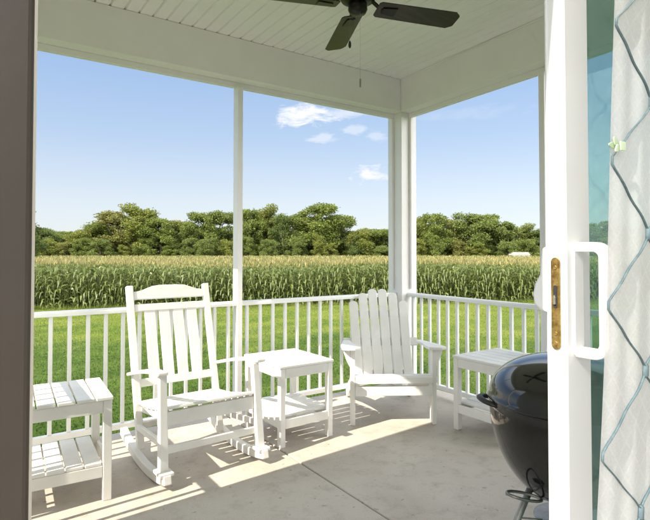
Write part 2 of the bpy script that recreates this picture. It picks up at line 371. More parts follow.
b = BM(); box(b, DX + 0.091, DX + 0.899, DY0, DY1, 2.20, 2.28); dch('top_rail', b, M['doorwhite'], 0.003)
b = BM(); box(b, DX + 0.091, DX + 0.899, DY0, DY1, 0.03, 0.13); dch('bottom_rail', b, M['doorwhite'], 0.003)
b = BM(); box(b, DX + 0.0905, DX + 0.1035, DY0 + 0.009, DY1 - 0.009, 0.131, 2.199); dch('glazing_bead', b, M['casing'], 0.002)
b = BM(); box(b, DX + 0.104, DX + 0.899, 0.617, 0.622, 0.131, 2.199); dch('glass', b, M['glass'])
# fixed panel that stands behind it
fixed = tag(empty('fixed_door_panel', (DX + 0.12, 0.69, 0)), 'fixed glass door panel standing just outside the open sliding panel', 'door panel')
def fch(name, x0, x1, y0, y1, z0, z1, mat, bev=0.003):
    b = box(BM(), x0, x1, y0, y1, z0, z1); bmesh.ops.translate(b, verts=b.verts, vec=(-DX - 0.12, -0.69, 0)); obj(name, b, mat, fixed, bev)
fch('stile', DX + 0.125, DX + 0.175, 0.672, 0.70, 0.0, 2.33, M['casing'])
fch('stile', DX + 0.905, DX + 0.970, 0.672, 0.70, 0.0, 2.33, M['doorwhite'])
fch('glass', DX + 0.176, DX + 0.904, 0.684, 0.688, 0.05, 2.30, M['glass'], 0)
# brass latch plate in the door edge : rounded ends
def rrect(w, h, r, n=6):
    pts = []
    for cx, cz, a0 in ((w / 2 - r, h / 2 - r, 0), (-w / 2 + r, h / 2 - r, 90), (-w / 2 + r, -h / 2 + r, 180), (w / 2 - r, -h / 2 + r, 270)):
        for i in range(n + 1): a = R(a0 + 90 * i / n); pts.append((cx + r * math.cos(a), cz + r * math.sin(a)))
    return pts
def edgeM(x, y, z): return Matrix.Translation((x, y, z)) @ Matrix.Rotation(R(90), 4, 'Z')
YC = (DY0 + DY1) / 2; ZL = 1.198
b = BM(); prism(b, rrect(0.020, 0.190, 0.0098), 0.003, edgeM(DX - 0.0018, YC, ZL)); lp = dch('latch_plate', b, M['brass'], 0.0006)
b = BM(); prism(b, rrect(0.0085, 0.046, 0.003), 0.0012, edgeM(DX - 0.0040, YC, ZL + 0.014)); dch('latch_slot', b, M['blackplastic'], par=lp)
b = BM(); prism(b, [(-0.0025, -0.008), (0.0025, -0.008), (0.0025, 0.006), (0, 0.012), (-0.0025, 0.006)], 0.006, edgeM(DX - 0.0062, YC, ZL + 0.006)); dch('latch_hook', b, M['alu'], 0.0008, par=lp)
b = BM()
for dz in (0.074, -0.062, -0.082):
    prism(b, [(0.0042 * math.cos(a * 0.52), 0.0042 * math.sin(a * 0.52)) for a in range(12)], 0.0022, edgeM(DX - 0.0044, YC, ZL + dz))
dch('screw_head', b, M['brass'], 0.0005, par=lp)
# inner D-shaped pull on the stile face, standing out toward the room
def dpull(name, x, y0, out, z0, z1, w, t):
    pts = []; n = 7; r = 0.022
    pts.append((x, y0, z1 - 0.008))
    for i in range(n + 1):
        a = R(90 * i / n); pts.append((x, y0 + out * (1 - (r / abs(out)) * 1) + math.copysign(r, out) * math.sin(a), z1 - 0.008 - r + r * math.cos(a)))
    for i in range(n + 1):
        a = R(90 * i / n); pts.append((x, y0 + out * (1 - (r / abs(out))) + math.copysign(r, out) * math.cos(a), z0 + 0.008 + r - r * math.sin(a)))
    pts.append((x, y0, z0 + 0.008))
    b = BM(); sweep(b, pts, rectp(w, t)); return b
h = dch('pull_handle', dpull('pull', DX + 0.040, DY0, -0.060, 1.090, 1.322, 0.028, 0.020), M['doorwhite'], 0.004, seg=3)
b = BM(); prism(b, rrect(0.034, 0.235, 0.010), 0.004, Matrix.Translation((DX + 0.040, DY0 - 0.0022, 1.2065))); dch('back_plate', b, M['doorwhite'], 0.001, par=h)
# outer grip : a shaped block on the outside face
pts = [(DX + 0.036, DY1 + 0.001, 1.325), (DX + 0.036, DY1 + 0.024, 1.312), (DX + 0.036, DY1 + 0.030, 1.255), (DX + 0.036, DY1 + 0.040, 1.225), (DX + 0.036, DY1 + 0.040, 1.19), (DX + 0.036, DY1 + 0.020, 1.175), (DX + 0.036, DY1 + 0.001, 1.17)]
b = BM()
poly = [(-0.0, 1.318), (0.020, 1.314), (0.024, 1.285), (0.026, 1.255), (0.038, 1.235), (0.043, 1.212), (0.040, 1.190), (0.024, 1.178), (0.0, 1.172)]
va = [b.verts.new((DX + 0.014, DY1 + 0.0005 + p, z)) for p, z in poly]; vb = [b.verts.new((DX + 0.056, DY1 + 0.0005 + p, z)) for p, z in poly]
b.faces.new(va); b.faces.new(vb[::-1])
for i in range(len(poly)): b.faces.new((va[i], vb[i], vb[(i + 1) % len(poly)], va[(i + 1) % len(poly)]))
dch('outer_grip', b, M['doorwhite'], 0.006, seg=3)

# ---------------- curtain
CY = 0.47
def cur_xyz(u, z):        # u = cloth width in metres from the leading edge, z height
    k = (1.78 - z)
    xe = 0.958 - 0.096 * k
    amp = 0.011 + 0.004 * k
    w = u * (0.90 + 0.03 * k)
    x = xe + w
    y = CY + amp * min(1, 0.05 + (u / 0.40) ** 3) * math.sin(u * 2 * math.pi / 0.21 + 0.9 + 0.5 * math.sin(z * 2.1)) + 0.0028 * min(1, 0.35 + (u / 0.4) ** 2) * math.sin(u * 2 * math.pi / 0.075 + z * 0.8)
    x += 0.002 * math.sin(z * 7 + u * 9); y += 0.003 * math.sin(z * 3.3 + 1)
    return Vector((x, y, z))
nu, nv = 150, 60; U, Z0, Z1 = 1.05, 0.04, 2.36
vs, fs, uvs = [], [], []
for j in range(nv + 1):
    for i in range(nu + 1):
        vs.append(cur_xyz(U * i / nu, Z0 + (Z1 - Z0) * j / nv)); uvs.append((U * i / nu, Z0 + (Z1 - Z0) * j / nv))
for j in range(nv):
    for i in range(nu): a = j * (nu + 1) + i; fs.append((a, a + 1, a + nu + 2, a + nu + 1))
me = bpy.data.meshes.new('sheer_curtain'); me.from_pydata(vs, [], fs)
ul = me.uv_layers.new(name='UVMap')
for lp_ in me.loops: ul.data[lp_.index].uv = uvs[lp_.vertex_index]
for p in me.polygons: p.use_smooth = True
cloth = tag(link('sheer_curtain', me, M['sheer']), 'sheer off-white curtain with dark teal diamond trellis hanging beside the open door', 'curtain')
b = BM()
HWD, HH, LP = 0.148, 0.127, 0.007         # half diamond width and height, short straight at each vertex
def ribbon(path, w=0.0028):
    fine = []
    for (u0, z0), (u1, z1) in zip(path, path[1:]):
        n = max(2, int(math.hypot(u1 - u0, z1 - z0) / 0.012))
        for i in range(n): t = i / n; fine.append((u0 + (u1 - u0) * t, z0 + (z1 - z0) * t))
    fine.append(path[-1])
    pts = [cur_xyz(max(u, 0.001), z) + Vector((0, -0.0025, 0)) for u, z in fine]
    sweep(b, pts, [(x_ * 0.9, y_ * 0.35) for x_, y_ in circ(w, 6)], side=(0, 1, 0))
zc = 1.211
for c in range(3):
    for sgn in (0, 1):
        path = []
        u_lo = c * 2 * HWD + 0.006; 
        if sgn == 0: ua, ub = u_lo, u_lo + HWD
        else: ua, ub = u_lo + 2 * HWD, u_lo + HWD
        z = zc - 4 * 2 * HH
        while z < 2.34:
            for uu, zz in ((ua, z - LP), (ua, z + LP), (ub, z + HH - LP), (ub, z + HH + LP)):
                if 0.05 < zz < 2.34: path.append((uu + (0.0018 if sgn else -0.0018), zz))
            z += 2 * HH
        ribbon(path)
for c in range(3):
    z = zc - 4 * 2 * HH + HH
    while z < 2.3:
        if z > 0.1:
            u_ = c * 2 * HWD + 0.006 + HWD; sweep(b, [cur_xyz(u_, z + dz) + Vector((0, -0.003, 0)) for dz in (-0.013, -0.009, 0, 0.009, 0.013)], circ(0.0062, 8), side=(0, 1, 0), scale=[0.5, 1, 1, 1, 0.5])
        z += 2 * HH
tr = obj('trellis_trim', b, M['tape'], cloth, smooth=True)
# pale green clip on the leading edge: three leaf lobes
cp = cur_xyz(0.004, 1.49)
clip = tag(empty('curtain_clip', cp + Vector((0.003, -0.004, 0))), 'small pale green leaf-shaped clip on the curtain edge', 'clip')
def lobe(L_, W_, ang, bm, dy):
    n = 14; ring = []
    Mx = Matrix.Rotation(R(ang), 4, 'Y')
    top = []
    for i in range(n): a = 2 * math.pi * i / n; top.append((L_ / 2 * (1 + math.cos(a)), W_ / 2 * math.sin(a) * (1 - 0.35 * math.cos(a))))
    prism(bm, top, 0.003, Matrix.Translation((0, dy, 0)) @ Mx)
b = BM(); lobe(0.032, 0.014, 180, b, -0.004); obj('leaf', b, M['clip'], clip, 0.0012)
b = BM(); lobe(0.024, 0.016, 228, b, -0.007); obj('leaf', b, M['clip'], clip, 0.0012)
b = BM(); lobe(0.022, 0.014, 140, b, -0.0102); obj('leaf', b, M['clip'], clip, 0.0012)
b = BM(); box(b, -0.004, 0.018, -0.016, -0.013, -0.011, 0.009); obj('clip_body', b, M['clip'], clip, 0.0014)

clip.scale = (0.82, 0.82, 0.82)
# ---------------- railings
def railing(name, p0, p1, label, skip=()):
    p0 = Vector((*p0, 0)); p1 = Vector((*p1, 0)); d = p1 - p0; L_ = d.length; ang = math.atan2(d.y, d.x)
    root = tag(empty(name, p0, ang), label, 'railing', 'white porch railings')
    b = BM(); sweep(b, [(0, 0, 0.898), (L_, 0, 0.898)], [(-0.034, -0.014), (0.034, -0.014), (0.034, 0.008), (0.024, 0.022), (-0.024, 0.022), (-0.034, 0.008)], side=(0, 1, 0)); obj('top_rail', b, M['vinyl'], root, 0.004)
    b = BM(); box(b, 0, L_, -0.022, 0.022, 0.065, 0.105); obj('bottom_rail', b, M['vinyl'], root, 0.004)
    n = int(round(L_ / 0.118)); st = L_ / n
    bb = box(BM(), -0.0125, 0.0125, -0.0125, 0.0125, 0.1055, 0.8835); first = None
    for i in range(n):
        x = st * (i + 0.5)
        if first is None: first = obj('baluster', bb, M['vinyl'], root, 0.003); q = first
        else: q = first.copy(); COL.objects.link(q); q.parent = root
        q.location = (x, 0, 0)
    return root
railing('railing', (XL + 0.085, YA), (MX - 0.024, YA), 'white porch railing behind the rocking chair, left of the thin screen post')
railing('railing', (MX + 0.024, YA), (XR - 0.101, YA), 'white porch railing between thin screen post and corner post, behind the middle table')
railing('railing', (XR - SH * (YA - 2.274), 2.274), (XR - SH * 0.1, YA - 0.102), 'white porch railing right of the corner post, behind adirondack chair and far table')
railing('railing', (XR - SH * (YA - 0.78), 0.78), (XR - SH * (YA - 2.223), 2.223), 'white porch railing on the right side, behind the black grill and door')
railing('railing', (XL, YW + 0.045), (XL, YA - 0.088), 'short white railing closing the left screen bay, out by the cut-off slatted table')

# ---------------- rocking chair
def make_rocker():
    t = empty('rocking_chair'); m = M['poly']
    tag(t, 'white slatted wooden rocking chair with high back and shaped crest rail', 'rocking chair')
    XS = 0.308
    for s in (-1, 1):
        pts = []
        for i in range(17):
            y = -0.45 + 0.82 * i / 16; z = 0.027 + (y + 0.13) ** 2 / (2 * 1.35); pts.append((s * XS, y, z))
        b = BM(); sweep(b, pts, rectp(0.046, 0.050)); obj('runner', b, m, t, 0.006)
        b = BM(); box(b, s * XS - 0.042, s * XS + 0.042, -0.440, -0.325, 0.078, 0.098); obj('foot_block', b, m, t, 0.006)
    for s in (-1, 1):
        b = BM(); bar(b, (s * XS, -0.375, 0.095), (s * (XS - 0.010), -0.325, 0.608), 0.050, 0.046, w1=0.044, t1=0.042); obj('front_leg', b, m, t, 0.005)
        b = BM(); bar(b, (s * 0.275, 0.115, 0.060), (s * 0.275, 0.385, 1.080), 0.044, 0.042); obj('back_post', b, m, t, 0.006)
        b = BM(); pts = [(s * (XS + 0.006), -0.385, 0.630), (s * (XS + 0.006), -0.24, 0.620), (s * XS, -0.05, 0.586), (s * (XS - 0.002), 0.12, 0.546), (s * (XS - 0.004), 0.245, 0.515)]
        sweep(b, pts, rectp(0.062, 0.024), scale=[1.0, 1.0, 0.94, 0.9, 0.84]); obj('armrest', b, m, t, 0.008, 3)
        b = BM(); bar(b, (s * 0.260, -0.31, 0.375), (s * 0.242, 0.185, 0.305), 0.026, 0.062); obj('seat_rail', b, m, t, 0.004)
        b = BM(); bar(b, (s * XS, -0.33, 0.235), (s * 0.280, 0.150, 0.195), 0.026, 0.036); obj('stretcher', b, m, t, 0.004)
    b = BM(); bar(b, (-0.285, -0.350, 0.195), (0.285, -0.350, 0.195), 0.026, 0.042, side=(0, 1, 0)); obj('stretcher', b, m, t, 0.004)
    b = BM(); bar(b, (-0.256, 0.150, 0.20), (0.256, 0.150, 0.20), 0.026, 0.036, side=(0, 1, 0)); obj('stretcher', b, m, t, 0.004)
    b = BM(); bar(b, (-0.283, -0.338, 0.365), (0.283, -0.338, 0.365), 0.026, 0.080, side=(0, 1, 0)); obj('seat_apron', b, m, t, 0.005)
    b = BM()      # seat slats running side to side on a gentle dip
    for i in range(7):
        f = i / 6; y = -0.325 + 0.48 * f; z = 0.421 - 0.080 * f - 0.014 * math.sin(math.pi * f); sl = -0.16 - 0.10 * math.cos(math.pi * f) * 0.6
        dy = 0.0315; bar(b, (-0.280, y, z), (0.280, y, z), 0.064, 0.018, side=(0, 1, sl))
    obj('seat', b, m, t, 0.004)
    # back, in the plane of the posts
    p0 = Vector((0, 0.115, 0.052)); p1 = Vector((0, 0.385, 1.085)); d = (p1 - p0).normalized()
    def bp(x, h): q = p0 + d * ((h - 0.052) / d.z); return (x, q.y, q.z)
    ang = math.atan2(d.y, d.z)
    def backM(h): q = bp(0, h); return Matrix.Translation(q) @ Matrix.Rotation(-ang, 4, 'X')
    hw = 0.254
    crest = [(-hw, -0.044), (hw, -0.044), (hw, 0.010), (0.20, 0.016), (0.155, 0.034), (0.115, 0.047), (0.06, 0.052), (-0.06, 0.052), (-0.115, 0.047), (-0.155, 0.034), (-0.20, 0.016), (-hw, 0.010)]
    b = BM(); prism(b, crest, 0.026, backM(1.030)); obj('crest_rail', b, m, t, 0.005)
    b = BM(); prism(b, [(-hw, -0.024), (hw, -0.024), (hw, 0.024), (-hw, 0.024)], 0.026, backM(0.932)); obj('back_rail', b, m, t, 0.004)
    b = BM(); prism(b, [(-hw, -0.026), (hw, -0.026), (hw, 0.026), (-hw, 0.026)], 0.026, backM(0.452)); obj('back_rail', b, m, t, 0.004)
    for i in range(4):
        x = -0.150 + 0.100 * i
        b = BM(); bar(b, bp(x, 0.474), bp(x, 0.912), 0.074, 0.016); obj('back_slat', b, m, t, 0.003)
    return t
rock = make_rocker(); rock.location = (1.178, 3.305, 0); rock.rotation_euler.z = R(3.0)

# ---------------- adirondack chair (faces the doorway)
def make_adirondack():
    t = empty('adirondack_chair'); m = M['poly']
    tag(t, 'white adirondack chair with fanned slat back standing in the porch corner', 'chair')
    for s in (-1, 1):
        b = BM(); bar(b, (s * 0.312, 0.045, 0), (s * 0.312, 0.045, 0.578), 0.032, 0.095); obj('front_leg', b, m, t, 0.004)
        b = BM()       # stringer : sloping plank from seat front to the floor behind
        poly = [(-0.01, 0.262), (-0.01, 0.345), (0.03, 0.358), (0.20, 0.332), (0.42, 0.262), (0.60, 0.196), (0.95, 0.030), (0.93, 0.0), (0.80, 0.0), (0.52, 0.128), (0.36, 0.185), (0.16, 0.242)]
        va = [b.verts.new((s * 0.262, y, z)) for y, z in poly]; vb = [b.verts.new((s * 0.294, y, z)) for y, z in poly]
        b.faces.new(va); b.faces.new(vb[::-1])
        for i in range(len(poly)): b.faces.new((va[i], va[(i + 1) % len(poly)], vb[(i + 1) % len(poly)], vb[i]))
        obj('stringer', b, m, t, 0.004)
        b = BM()       # arm : paddle seen from above, rounded front
        out = [(-0.045, -0.055), (0.0, -0.080), (0.045, -0.080), (0.085, -0.055), (0.095, -0.01), (0.085, 0.20), (0.060, 0.40), (0.040, 0.56), (0.0, 0.575), (-0.020, 0.56), (-0.022, 0.30), (-0.050, 0.06)]
        for zz, zr in ((0.579, 0),):
            va = [b.verts.new((s * (0.305 + x), y, 0.579 - 0.075 * (y + 0.08))) for x, y in out]; vb = [b.verts.new((s * (0.305 + x), y, 0.601 - 0.075 * (y + 0.08))) for x, y in out]
            b.faces.new(va[::-1]); b.faces.new(vb)
            for i in range(len(out)): b.faces.new((va[i], va[(i + 1) % len(out)], vb[(i + 1) % len(out)], vb[i]))
        obj('armrest', b, m, t, 0.006, 3)
        b = BM()       # arm bracket
        poly = [(0, 0), (0.052, 0), (0.050, -0.03), (0.030, -0.085), (0.010, -0.125), (0, -0.14)]
        va = [b.verts.new((s * (0.329 + x), 0.030, 0.568 + z)) for x, z in poly]; vb = [b.verts.new((s * (0.329 + x), 0.058, 0.568 + z)) for x, z in poly]
        b.faces.new(va); b.faces.new(vb[::-1])
        for i in range(len(poly)): b.faces.new((va[i], va[(i + 1) % len(poly)], vb[(i + 1) % len(poly)], vb[i]))
        obj('arm_bracket', b, m, t, 0.003)
    b = BM(); box(b, -0.295, 0.295, -0.014, 0.012, 0.225, 0.298); obj('front_apron', b, m, t, 0.004)
    b = BM()
    for i in range(6):
        f = i / 5; y = 0.02 + 0.088 * i; z = 0.371 - 0.135 * (y / 0.5) ** 1.15 if y > 0.03 else 0.367
        bar(b, (-0.294, y, z), (0.294, y, z), 0.078, 0.020, side=(0, 1, -0.30 if i else -0.05))
    bar(b, (-0.294, -0.024, 0.345), (0.294, -0.024, 0.345), 0.018, 0.052, side=(0, 1, 0))
    obj('seat', b, m, t, 0.005)
    # back
    yb, zb = 0.49, 0.215; lean = math.atan2(0.40, 0.76); d = Vector((0, math.sin(lean), math.cos(lean)))
    Ls = [0.735, 0.815, 0.855, 0.855, 0.815, 0.735]
    for i in range(6):
        k = i - 2.5; x0 = k * 0.086; x1 = k * 0.092
        L_ = Ls[i]; w0, w1 = 0.075, 0.080
        base = Vector((0, yb, zb)); Mx = Matrix.Translation(base) @ Matrix.Rotation(-lean, 4, 'X')
        wd = 0.5; n = 8; poly = [(x0 - w0 / 2, 0), (x0 + w0 / 2, 0)]
        rr = w1 / 2
        for j in range(n + 1): a = math.pi * j / n; poly.append((x1 + rr * math.cos(a), L_ - rr * 0.7 + rr * 0.7 * math.sin(a)))
        b = BM(); prism(b, poly, 0.018, Mx); obj('back_slat', b, m, t, 0.004)
    Mx = Matrix.Translation((0, yb, zb)) @ Matrix.Rotation(-lean, 4, 'X')
    for h, hw, zz in ((0.62, 0.235, 0.03), (0.355, 0.33, 0.035), (0.06, 0.26, 0.04)):
        b = BM(); prism(b, [(-hw, h - zz), (hw, h - zz), (hw, h + zz), (-hw, h + zz)], 0.022, Mx @ Matrix.Translation((0, 0.0205, 0))); obj('back_brace', b, m, t, 0.003)
    return t
ad = make_adirondack(); x, y = plan(0.525, 3.965); ad.location = (x, y, 0); ad.rotation_euler.z = R(2.5) - math.atan2(FWD.x, FWD.y)

# ---------------- slatted side tables
def make_table():
    t = empty('side_table'); m = M['poly']; tag(t, 'x', 'side table', 'white slatted side tables')
    A, B, H = 0.24, 0.265, 0.545           # half size along slats (x) and across them (y)
    for sx in (-1, 1):
        for sy in (-1, 1):
            b = BM(); box(b, sx * (A - 0.022) - 0.022, sx * (A - 0.022) + 0.022, sy * (B - 0.022) - 0.022, sy * (B - 0.022) + 0.022, 0, H - 0.019); obj('leg', b, m, t, 0.004)
    for nm, z1, z0, e in (('apron', H - 0.0195, H - 0.085, 0.0), ('shelf_rail', 0.185, 0.125, 0.0)):
        for sx in (-1, 1):
            b = BM(); box(b, sx * (A - 0.010) - 0.009, sx * (A - 0.010) + 0.009, -B + 0.0445, B - 0.0445, z0, z1); obj(nm, b, m, t, 0.003)
        for sy in (-1, 1):
            b = BM(); box(b, -A + 0.0445, A - 0.0445, sy * (B - 0.010) - 0.009, sy * (B - 0.010) + 0.009, z0, z1); obj(nm, b, m, t, 0.003)
    for nm, z, aa, bb in (('tabletop', H, A + 0.008, B + 0.008), ('shelf', 0.204, A - 0.002, B - 0.046)):
        b = BM(); n = 6 if nm == 'tabletop' else 5; w = 2 * bb / n
        for i in range(n): y0 = -bb + w * i; box(b, -aa, aa, y0 + 0.004, y0 + w - 0.004, z - 0.0185, z)
        obj(nm, b, m, t, 0.004)
    return t
tb = make_table(); tb['label'] = 'white slatted two-tier side table between the rocking chair and adirondack chair'
tb.location = (1.925, 3.32, 0); tb.scale.x = 0.9; tb.rotation_euler.z = R(1)
t2 = copy_tree(tb); t2['label'] = 'white slatted two-tier side table cut off by dark casing left of rocking chair'
t2.scale.x = 1; t2.location = (0.372, 3.185, 0); t2.rotation_euler.z = R(87)
t3 = copy_tree(tb); t3['label'] = 'white slatted side table partly hidden behind the black kettle grill'
t3.scale.x = 1; t3.location = (3.245, 2.44, 0); t3.rotation_euler.z = R(90)

# ---------------- kettle grill
gx, gy = plan(0.925, 1.97)
gr = tag(empty('kettle_grill', (gx, gy, 0), R(20)), 'glossy black kettle charcoal grill standing just outside the door', 'grill')
ZR, RG = 0.748, 0.292
def bowlprof(r, h, n, sgn, rb=0.0):
    out = []
    for i in range(n + 1): a = math.pi / 2 * i / n; out.append((max(r * math.cos(a) ** 0.85, 0.0) if i < n else rb, sgn * h * math.sin(a) ** 1.02))
    return out
b = BM(); P_ = [(RG - 0.006, 0.0), (RG + 0.004, 0.0), (RG + 0.006, -0.006), (RG + 0.001, -0.012)] + [(r_, z_ - 0.012) for r_, z_ in bowlprof(RG, 0.365, 24, -1)][1:]
lathe(b, P_, 72, (0, 0, ZR)); bowl = obj('bowl', b, M['enamel'], gr, smooth=True)
b = BM(); P_ = [(RG - 0.004, 0.001), (RG + 0.009, 0.001), (RG + 0.010, 0.007), (RG + 0.004, 0.016)] + [(r_, z_ + 0.016) for r_, z_ in bowlprof(RG, 0.155, 22, 1)][1:]
lathe(b, P_, 72, (0, 0, ZR)); lid = obj('lid', b, M['enamel'], gr, smooth=True)
b = BM(); lathe(b, [(0, 0.006), (0.038, 0.006), (0.040, 0.002), (0.040, 0)], 24, (0.09, 0.05, ZR + 0.162)); 
for k in range(3): box(b, 0.078 + 0.004, 0.088 + 0.004, 0.035 + 0.012 * k, 0.042 + 0.012 * k, ZR + 0.168, ZR + 0.171)
obj('damper', b, M['alu'], lid)
b = BM(); sweep(b, [(-0.075, 0, ZR + 0.165), (-0.072, 0, ZR + 0.20), (-0.05, 0, ZR + 0.215), (0.05, 0, ZR + 0.215), (0.072, 0, ZR + 0.20), (0.075, 0, ZR + 0.165)], circ(0.010, 10), side=(0, 1, 0)); obj('lid_handle', b, M['blackplastic'], lid, smooth=True)
for ang in (120, -60):
    c, s_ = math.cos(R(ang)), math.sin(R(ang)); b = BM(); pts = []
    for i in range(11):
        a = math.pi * i / 10; r_ = RG - 0.012 + 0.050 * math.sin(a); tt = 0.062 * math.cos(a); pts.append((c * r_ - s_ * tt, s_ * r_ + c * tt, ZR - 0.012 + 0.012 * math.sin(a)))
    sweep(b, pts, [(x_ * 1.0, y_ * 1.5) for x_, y_ in circ(0.009, 10)], side=(0, 0, 1)); obj('side_handle', b, M['blackplastic'], bowl, smooth=True)
for k, ang in enumerate((128, 248, 8)):
    c, s_ = math.cos(R(ang)), math.sin(R(ang)); b = BM()
    sweep(b, [(c * 0.150, s_ * 0.150, ZR - 0.315), (c * 0.33, s_ * 0.33, 0.02)], circ(0.0125, 12), side=(-s_, c, 0)); lg = obj('leg', b, M['alu'], gr, smooth=True)
    if k < 2:
        b = BM(); w0 = Vector((c * 0.335, s_ * 0.335, 0.075)); ax = Vector((c, s_, 0))
        sweep(b, [w0 + ax * 0.002, w0 + ax * 0.034], circ(0.075, 28), side=(-s_, c, 0)); obj('wheel', b, M['blackplastic'], lg, 0.006)
# ash catcher, its rods and the sweeper handle
b = BM(); lathe(b, [(0, -0.012), (0.10, -0.010), (0.128, 0.0), (0.132, 0.006), (0.126, 0.004), (0.0, -0.004)], 40, (0, 0, 0.30)); obj('ash_catcher', b, M['alu'], gr, smooth=True)
b = BM()
for ang in (128, 248, 8):
    c, s_ = math.cos(R(ang)), math.sin(R(ang)); sweep(b, [(c * 0.11, s_ * 0.11, 0.305), (c * 0.215, s_ * 0.215, 0.315)], circ(0.003, 8), side=(0, 0, 1))
obj('support_rod', b, M['alu'], gr)
b = BM(); a0 = R(150)
c, s_ = math.cos(a0), math.sin(a0); pts = []
for i in range(20):
    a = 2 * math.pi * i / 20; r_ = 0.232 + 0.072 * math.cos(a); tt = 0.040 * math.sin(a); pts.append((c * r_ - s_ * tt, s_ * r_ + c * tt, ZR - 0.315 + 0.02 * math.cos(a)))
sweep(b, pts, circ(0.0055, 8), side=(0, 0, 1), closed=True); sweep(b, [(c * 0.02, s_ * 0.02, ZR - 0.37), (c * 0.16, s_ * 0.16, ZR - 0.335)], circ(0.006, 8), side=(0, 0, 1)); obj('sweeper_handle', b, M['alu'], gr, smooth=True)
b = BM(); lathe(b, [(0.055, 0.0), (0.062, -0.004), (0.066, -0.03), (0.060, -0.034), (0.052, -0.03)], 28, (0, 0, ZR - 0.350))
for i in range(16):
    a = 2 * math.pi * i / 16; bar(b, (0.067 * math.cos(a), 0.067 * math.sin(a), ZR - 0.353), (0.092 * math.cos(a + 0.2), 0.092 * math.sin(a + 0.2), ZR - 0.376), 0.010, 0.003, side=(-math.sin(a), math.cos(a), 0))
obj('vent_collar', b, M['alu'], bowl)

# ---------------- ceiling fan
fx, fy = plan(0.185, 2.90)
fan = tag(empty('ceiling_fan', (fx, fy, CEIL)), 'dark bronze ceiling fan with wide dark blades under the porch ceiling', 'ceiling fan')
FZ = -0.32      # blade level below ceiling
b = BM(); lathe(b, [(0, 0), (0.065, 0), (0.068, -0.012), (0.05, -0.05), (0.018, -0.062), (0, -0.062)], 32); obj('canopy', b, M['bronze'], fan, smooth=True)
b = BM(); lathe(b, [(0.013, -0.06), (0.013, -0.17)], 16); obj('downrod', b, M['bronze'], fan, smooth=True)
b = BM(); lathe(b, [(0, -0.165), (0.03, -0.168), (0.085, -0.19), (0.105, -0.215), (0.108, -0.26), (0.095, -0.285), (0.05, -0.295), (0, -0.296)], 36); obj('motor_housing', b, M['bronze'], fan, smooth=True)
b = BM(); lathe(b, [(0.04, -0.296), (0.052, -0.305), (0.055, -0.34), (0.045, -0.36), (0.0, -0.368)], 32); sh = obj('switch_housing', b, M['bronze'], fan, smooth=True)
th0 = math.atan2(RGT.y, RGT.x)
for k in range(4):
    a = th0 + R((17, 101, 194, 281)[k]); q = Matrix.Rotation(a, 4, 'Z') @ Matrix.Translation((0, 0, FZ)) @ Matrix.Rotation(R(-12), 4, 'X')
    poly = [(0.115, -0.052), (0.13, -0.064), (0.595, -0.073), (0.625, -0.050), (0.630, -0.040), (0.630, 0.040), (0.625, 0.050), (0.595, 0.073), (0.13, 0.064), (0.115, 0.052)]
    b = BM(); va = [b.verts.new(q @ Vector((x, y, -0.003))) for x, y in poly]; vb = [b.verts.new(q @ Vector((x, y, 0.003))) for x, y in poly]
    b.faces.new(va[::-1]); b.faces.new(vb)
    for i in range(len(poly)): b.faces.new((va[i], va[(i + 1) % len(poly)], vb[(i + 1) % len(poly)], vb[i]))
    bl = obj('blade', b, M['fan'], fan, 0.001)
    b = BM()
    q2 = Matrix.Rotation(a, 4, 'Z')
    bar(b, q2 @ Vector((0.085, 0, -0.275)), q2 @ Vector((0.155, 0, FZ - 0.008)), 0.030, 0.008, side=q2 @ Vector((0, 1, 0)))
    bar(b, q @ Vector((0.148, 0, -0.007)), q @ Vector((0.235, 0, -0.007)), 0.050, 0.005, side=q.to_3x3() @ Vector((0, 1, 0)), w1=0.075)
    obj('blade_iron', b, M['bronze'], bl, 0.002)
b = BM()
def chain(x, y, z0, z1, pend, pr, mat):
    b = BM(); z = z0
    while z > z1: 
        lathe(b, [(0, 0.0013), (0.0012, 0), (0, -0.0013)], 5, (x, y, z)); z -= 0.0045
    c = obj('pull_chain', b, M['alu'], fan)
    b = BM(); lathe(b, [(0, 0), (0.004, -0.003), (pr, -0.015), (pr, -pend + 0.01), (0.004, -pend), (0, -pend)], 14, (x, y, z1)); obj('pull_knob', b, mat, c, smooth=True)
dx, dy = RGT * -0.045; chain(dx, dy, -0.36, -0.515, 0.042, 0.008, M['blackplastic'])
dx, dy = RGT * 0.012 - FWD * 0.03; chain(dx, dy, -0.366, -0.74, 0.05, 0.005, M['alu'])

# ------------------------------------------------------------------ planting: lawn blades, corn, trees
def npmesh(name, V, Fq, mats, matidx=None, smooth=False):
    me = bpy.data.meshes.new(name); nV = len(V); nF, k = Fq.shape
    me.vertices.add(nV); me.vertices.foreach_set('co', V.astype(np.float32).ravel())
    me.loops.add(nF * k); me.loops.foreach_set('vertex_index', Fq.astype(np.int32).ravel())
    me.polygons.add(nF); me.polygons.foreach_set('loop_start', (np.arange(nF) * k).astype(np.int32))
    for m in mats: me.materials.append(m)
    if matidx is not None: me.polygons.foreach_set('material_index', matidx.astype(np.int32))
    me.update(calc_edges=True); me.validate()
    return me
FW = np.array([FWD.x, FWD.y]); RG2 = np.array([RGT.x, RGT.y])
